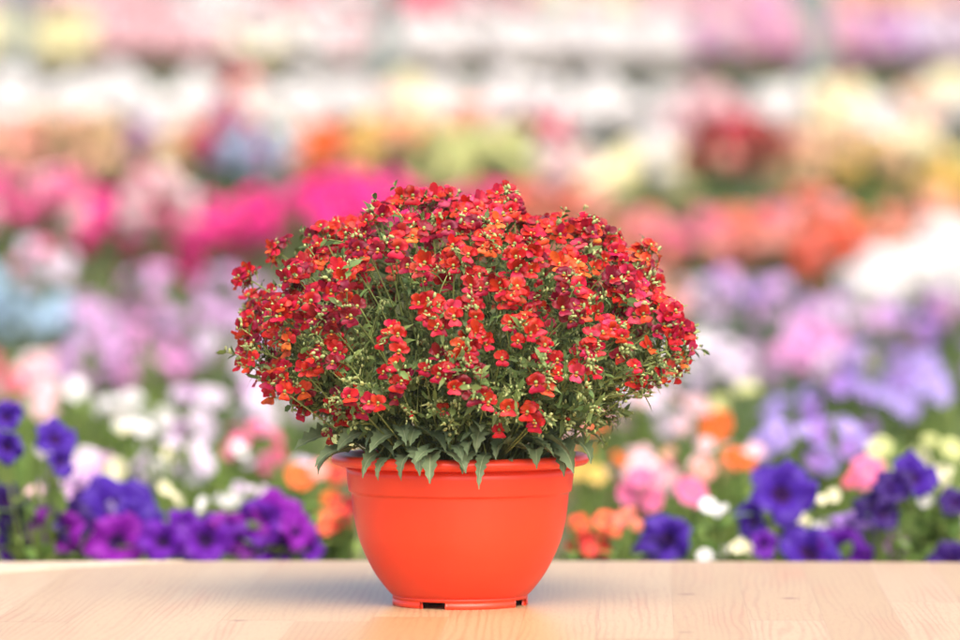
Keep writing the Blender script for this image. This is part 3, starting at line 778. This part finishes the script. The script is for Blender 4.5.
# nearest row: petunias with every bloom placed; (x, y, radius px, colour, facing sideways, facing up)
PET = [
 ('leaning blue violet petunia with tall blooms at the left edge', 38, 0, [(56, 436, 20, 'blueviolet', .6, .7), (64, 462, 18, 'blueviolet', .9, .0), (4, 415, 20, 'blueviolet', -.3, .4), (6, 448, 20, 'blueviolet', .3, .1), (8, 500, 22, 'darkviolet', .2, .4)]),
 ('dark magenta violet petunia beside the left edge of the table', 52, .04, [(20, 545, 28, 'violet', -.2, .2), (52, 532, 31, 'magentaviolet', -.3, .1), (70, 518, 24, 'darkviolet', .3, .3), (10, 530, 20, 'darkviolet', -.5, .2)]),
 ('petunia with pale and blue violet blooms left of the pot', 112, .10, [(118, 502, 36, 'blueviolet', .1, .75), (94, 512, 27, 'lavender', -.4, .4), (140, 512, 26, 'blueviolet', .5, .5), (74, 492, 22, 'lilac', -.1, .6)]),
 ('violet petunia with two broad blooms touching the table edge', 138, 0, [(114, 540, 29, 'magentaviolet', -.25, .1), (160, 540, 27, 'violet', .2, .1), (185, 528, 21, 'violet', .7, .2)]),
 ('deep violet petunia between two magenta ones left of the pot', 212, .05, [(205, 538, 27, 'violet', .1, .3), (232, 538, 28, 'magentaviolet', .1, .1), (196, 552, 18, 'darkviolet', -.4, .2)]),
 ('magenta violet petunia with the tallest blooms left of the pot', 278, 0, [(276, 512, 26, 'magentaviolet', .0, .45), (256, 524, 24, 'violet', -.4, .2), (298, 528, 22, 'magentaviolet', .6, .2), (276, 546, 26, 'violet', .1, .1), (312, 548, 18, 'violet', .5, .1)]),
 ('single dark blue violet petunia bloom right of the pot', 662, 0, [(664, 540, 28, 'blueviolet', -.4, .3), (652, 552, 18, 'darkviolet', -.5, .1)]),
 ('violet petunia with a dark eyed bloom raised above its neighbours', 765, .03, [(784, 490, 34, 'blueviolet', -.25, .55), (748, 522, 24, 'blueviolet', -.8, .1), (766, 545, 15, 'violet', .1, .1)]),
 ('broad violet petunia touching the table edge at right', 825, -.03, [(810, 550, 32, 'blueviolet', -.1, .35), (845, 552, 30, 'violet', .35, .3)]),
 ('pale violet petunia behind the broad violet ones at right', 872, .08, [(872, 536, 29, 'paleviolet', .1, .35), (846, 528, 20, 'paleviolet', -.4, .4), (898, 546, 18, 'mauve', .4, .2)]),
 ('dark petunia with drooping blooms near the right edge', 888, 0, [(872, 503, 24, 'darkviolet', -.6, .6), (893, 484, 24, 'darkviolet', -.3, .9), (916, 474, 26, 'blueviolet', .4, .5), (888, 514, 18, 'darkviolet', .5, .2)]),
 ('dark violet petunia cut by the right edge', 958, 0, [(956, 500, 17, 'darkviolet', -.2, .5), (953, 561, 22, 'darkviolet', 0, .6)]),
]
def bed_near(label, x, dd, fl, kind='petunia', i=0, hpx=None, gr=0, row=0, w_=None):
    d = ROWD[row]+dd; c = at(x, 540, d); bz = gz(d)-.004
    root = empty(NAMEK[kind], (c.x, c.y, bz), label, 'petunia' if kind == 'petunia' else 'flowering plant', 'flowers in the '+ROWN[row])
    topy = sum(f[1]+f[2]*.6 for f in fl)/len(fl)
    tz = at(x, topy, d).z-.01
    f = link('foliage', CL[gr][i % 2], root); f.location = (0, .05, (tz-bz)/2)
    f.scale = ((w_ or 66)/2/F*d*1.15, .10, (tz-bz)/2)
    stm = MB()
    for (fx, fy, fr_, col, sx, uz) in fl:
        dj = d+R.uniform(-.05, .03); p = at(fx, fy, dj)-root.location
        nn = Vector((sx, -1, uz)).normalized(); r = fr_/F*dj
        rg = random.Random(int(fx*3+fy))
        o = link('flower', bloom_mesh(kind, rg.randrange(len(KM[kind])), col), root, TRS(p, frame((nn+Vector((rg.uniform(-.35, .35), 0, rg.uniform(-.25, .35)))).normalized(), Vector((rg.uniform(-1, 1), 0, 1))), (r*rg.uniform(.9, 1.2), r*rg.uniform(.8, 1.1), r)))
        tube(stm, bez(Vector((rg.uniform(-.02, .02), .03, .02)), Vector((p.x*.5, p.y*.5+.03, p.z*.7)), p-nn*r*1.2, 7), .003, .002, 5)
        for q in range(5):
            t = rg.uniform(.4, .95)
            leaf(stm, Vector((p.x*t, p.y*t+.02, p.z*t)), Vector([rg.uniform(-1, 1), -rg.random(), rg.uniform(-.1, .9)]), Vector((0, 0, 1)), rg.uniform(.035, .055), .02, .5, 0, 5, 0)
    stm.build('stem', GB[gr], root)
for i, (l, x, dd, fl) in enumerate(PET): bed_near(l, x, dd, fl, 'petunia', i)
NEAR = [
 ('small red flowers just left of the pot', 338, .15, 'simple', [(336, 505, 13, 'red', 0, .4), (350, 512, 12, 'darkred', .2, .3), (326, 520, 11, 'redorange', -.2, .5), (346, 530, 11, 'red', 0, .3)]),
 ('single orange flower with a pink neighbour left of the pot', 300, .5, 'double', [(300, 477, 15, 'orange', 0, .4), (318, 470, 12, 'salmon', .3, .4), (330, 500, 11, 'orange', .2, .3)]),
 ('red flowers low beside the right side of the pot', 598, 0, 'simple', [(588, 540, 15, 'red', -.1, .3), (606, 532, 15, 'redorange', .1, .4), (596, 552, 13, 'red', .2, .2), (622, 520, 12, 'coral', 0, .3), (578, 525, 14, 'redorange', 0, .3), (570, 548, 11, 'red', 0, .3)]),
 ('tall pink flowers between the pot and the round pink bloom', 640, .3, 'double', [(640, 478, 15, 'pink', 0, .4), (652, 500, 14, 'pink', .1, .3), (634, 512, 14, 'rosepink', -.2, .4), (650, 465, 12, 'palepink', 0, .5), (628, 495, 13, 'pink', .1, .3)]),
 ('round pink bloom standing alone right of the pot', 690, .35, 'double', [(691, 492, 20, 'pink', 0, .3)]),
 ('upper orange bloom right of the red plant', 715, 1.2, 'double', [(716, 426, 17, 'orange', 0, .3)]),
 ('lower pair of orange blooms right of the red plant', 735, .8, 'double', [(736, 459, 15, 'orange', 0, .4), (704, 470, 12, 'salmon', -.2, .3), (748, 462, 9, 'orange', .4, .3)]),
 ('pink bloom behind the dark petunias at right', 866, .35, 'double', [(868, 473, 19, 'pink', 0, .5), (852, 480, 11, 'rosepink', -.4, .3)]),
 ('white flowers between the violet petunias at right', 725, 0, 'simple', [(720, 512, 12, 'white', 0, .3), (728, 550, 11, 'white', -.2, .3), (752, 552, 10, 'cream', 0, .5), (708, 555, 9, 'white', .3, .3)]),
 ('white flowers above the broad violet petunia at right', 812, .1, 'simple', [(802, 520, 12, 'cream', 0, .3), (824, 522, 11, 'white', .2, .3), (820, 500, 9, 'cream', 0, .5), (790, 530, 9, 'palepink', 0, .4)]),
 ('small white flowers near the right edge', 930, .1, 'simple', [(918, 492, 10, 'white', 0, .3), (950, 530, 10, 'white', 0, .3), (940, 480, 8, 'cream', 0, .3), (960, 520, 9, 'cream', 0, .3)]),
 ('pale lilac flowers behind the violet petunias at left', 245, .3, 'simple', [(248, 493, 13, 'palelilac', 0, .4), (230, 500, 11, 'white', -.2, .4), (262, 488, 10, 'palelilac', .3, .3)]),
 ('pale pink flowers above the lavender petunia bloom at left', 62, .3, 'simple', [(60, 488, 13, 'palelilac', 0, .4), (42, 492, 11, 'palepink', -.2, .4), (80, 482, 11, 'lilac', .2, .4), (92, 492, 9, 'lilac', .2, .4)]),
 ('white flowers with tall leaves in the gap at left', 180, .2, 'simple', [(176, 500, 9, 'cream', 0, .4), (200, 510, 8, 'white', -.2, .4)]),
]
for i, (l, x, dd, k, fl) in enumerate(NEAR):
    if k == 'simple':
        fl = [(a+R.uniform(-11, 11)*q, b+R.uniform(-9, 9)*q, c*R.uniform(.45, .95), d, R.uniform(-.9, .9), R.uniform(0, 1.2)) for (a, b, c, d, e, f) in fl for q in (.3, 1, 1.3)]
    bed_near(l, x, dd, fl, k, i, None, 0)

# ------------------------------------------------------------ raised benches and posts far behind
m_met = plain_mat('galvanised_steel', S(104, 116, 112), .5, .5, .05, 20, .1)
m_wd = plain_mat('weathered_bench_wood', S(150, 112, 92), .7, .2, .2, 20, .3)
def box(mb, x0, x1, y0, y1, z0, z1):
    mb.add([(x, y, z) for x in (x0, x1) for y in (y0, y1) for z in (z0, z1)], [(0, 1, 3, 2), (4, 6, 7, 5), (0, 4, 5, 1), (2, 3, 7, 6), (0, 2, 6, 4), (1, 5, 7, 3)])
for nm, d, zt, lb in (('plant_bench', ROWD[8], BENCH8, 'long raised bench carrying the white and lilac flowers behind the posts'),
                      ('plant_bench', ROWD[9], BENCH9, 'highest bench with rose pink flowers at the upper edge')):
    Y = d-D0; z0 = gz(d)
    b = empty(nm, (0, Y, z0), lb, 'bench')
    t = MB(); box(t, -3.4, 3.4, -.42, .42, zt-z0-.05, zt-z0); t.build('bench_top', m_wd, b, False)
    for lx in (-3.2, -1.6, 0, 1.6, 3.2):
        for ly in (-.36, .36):
            l = MB(); box(l, lx-.03, lx+.03, ly-.03, ly+.03, 0, zt-z0-.051); l.build('leg', m_met, b, False)
for x, lb in ((385, 'slim grey steel post above the red plant, left of centre'), (817, 'grey steel post in the upper right'), (20, 'faint grey steel post at the upper left edge')):
    d = 22.2; X = (x-480)/F*d
    b = empty('greenhouse_post', (X, d-D0, gz(d)), lb, 'post', 'steel posts in the upper background')
    t = MB(); box(t, -.055, .055, -.055, .055, .012, 3.6); t.build('shaft', m_met, b, False)
    t = MB(); box(t, -.09, .09, -.09, .09, -.01, .012); t.build('base_plate', m_met, b, False)

# ------------------------------------------------------------ bright veil of air
m_h = bpy.data.materials.new('air'); m_h.use_nodes = True; nt = m_h.node_tree
nt.nodes.remove(nt.nodes['Principled BSDF'])
pv = nt.nodes.new('ShaderNodeVolumePrincipled'); pv.inputs['Color'].default_value = (.97, .96, .95, 1)
pv.inputs['Density'].default_value = HAZE; pv.inputs['Anisotropy'].default_value = .1
nt.links.new(pv.outputs[0], nt.nodes['Material Output'].inputs['Volume'])
hz = MB(); box(hz, -12, 12, -D0-2, 31, -2.0, 4.6)
tag(hz.build('haze', m_h, None, False), kind='stuff')
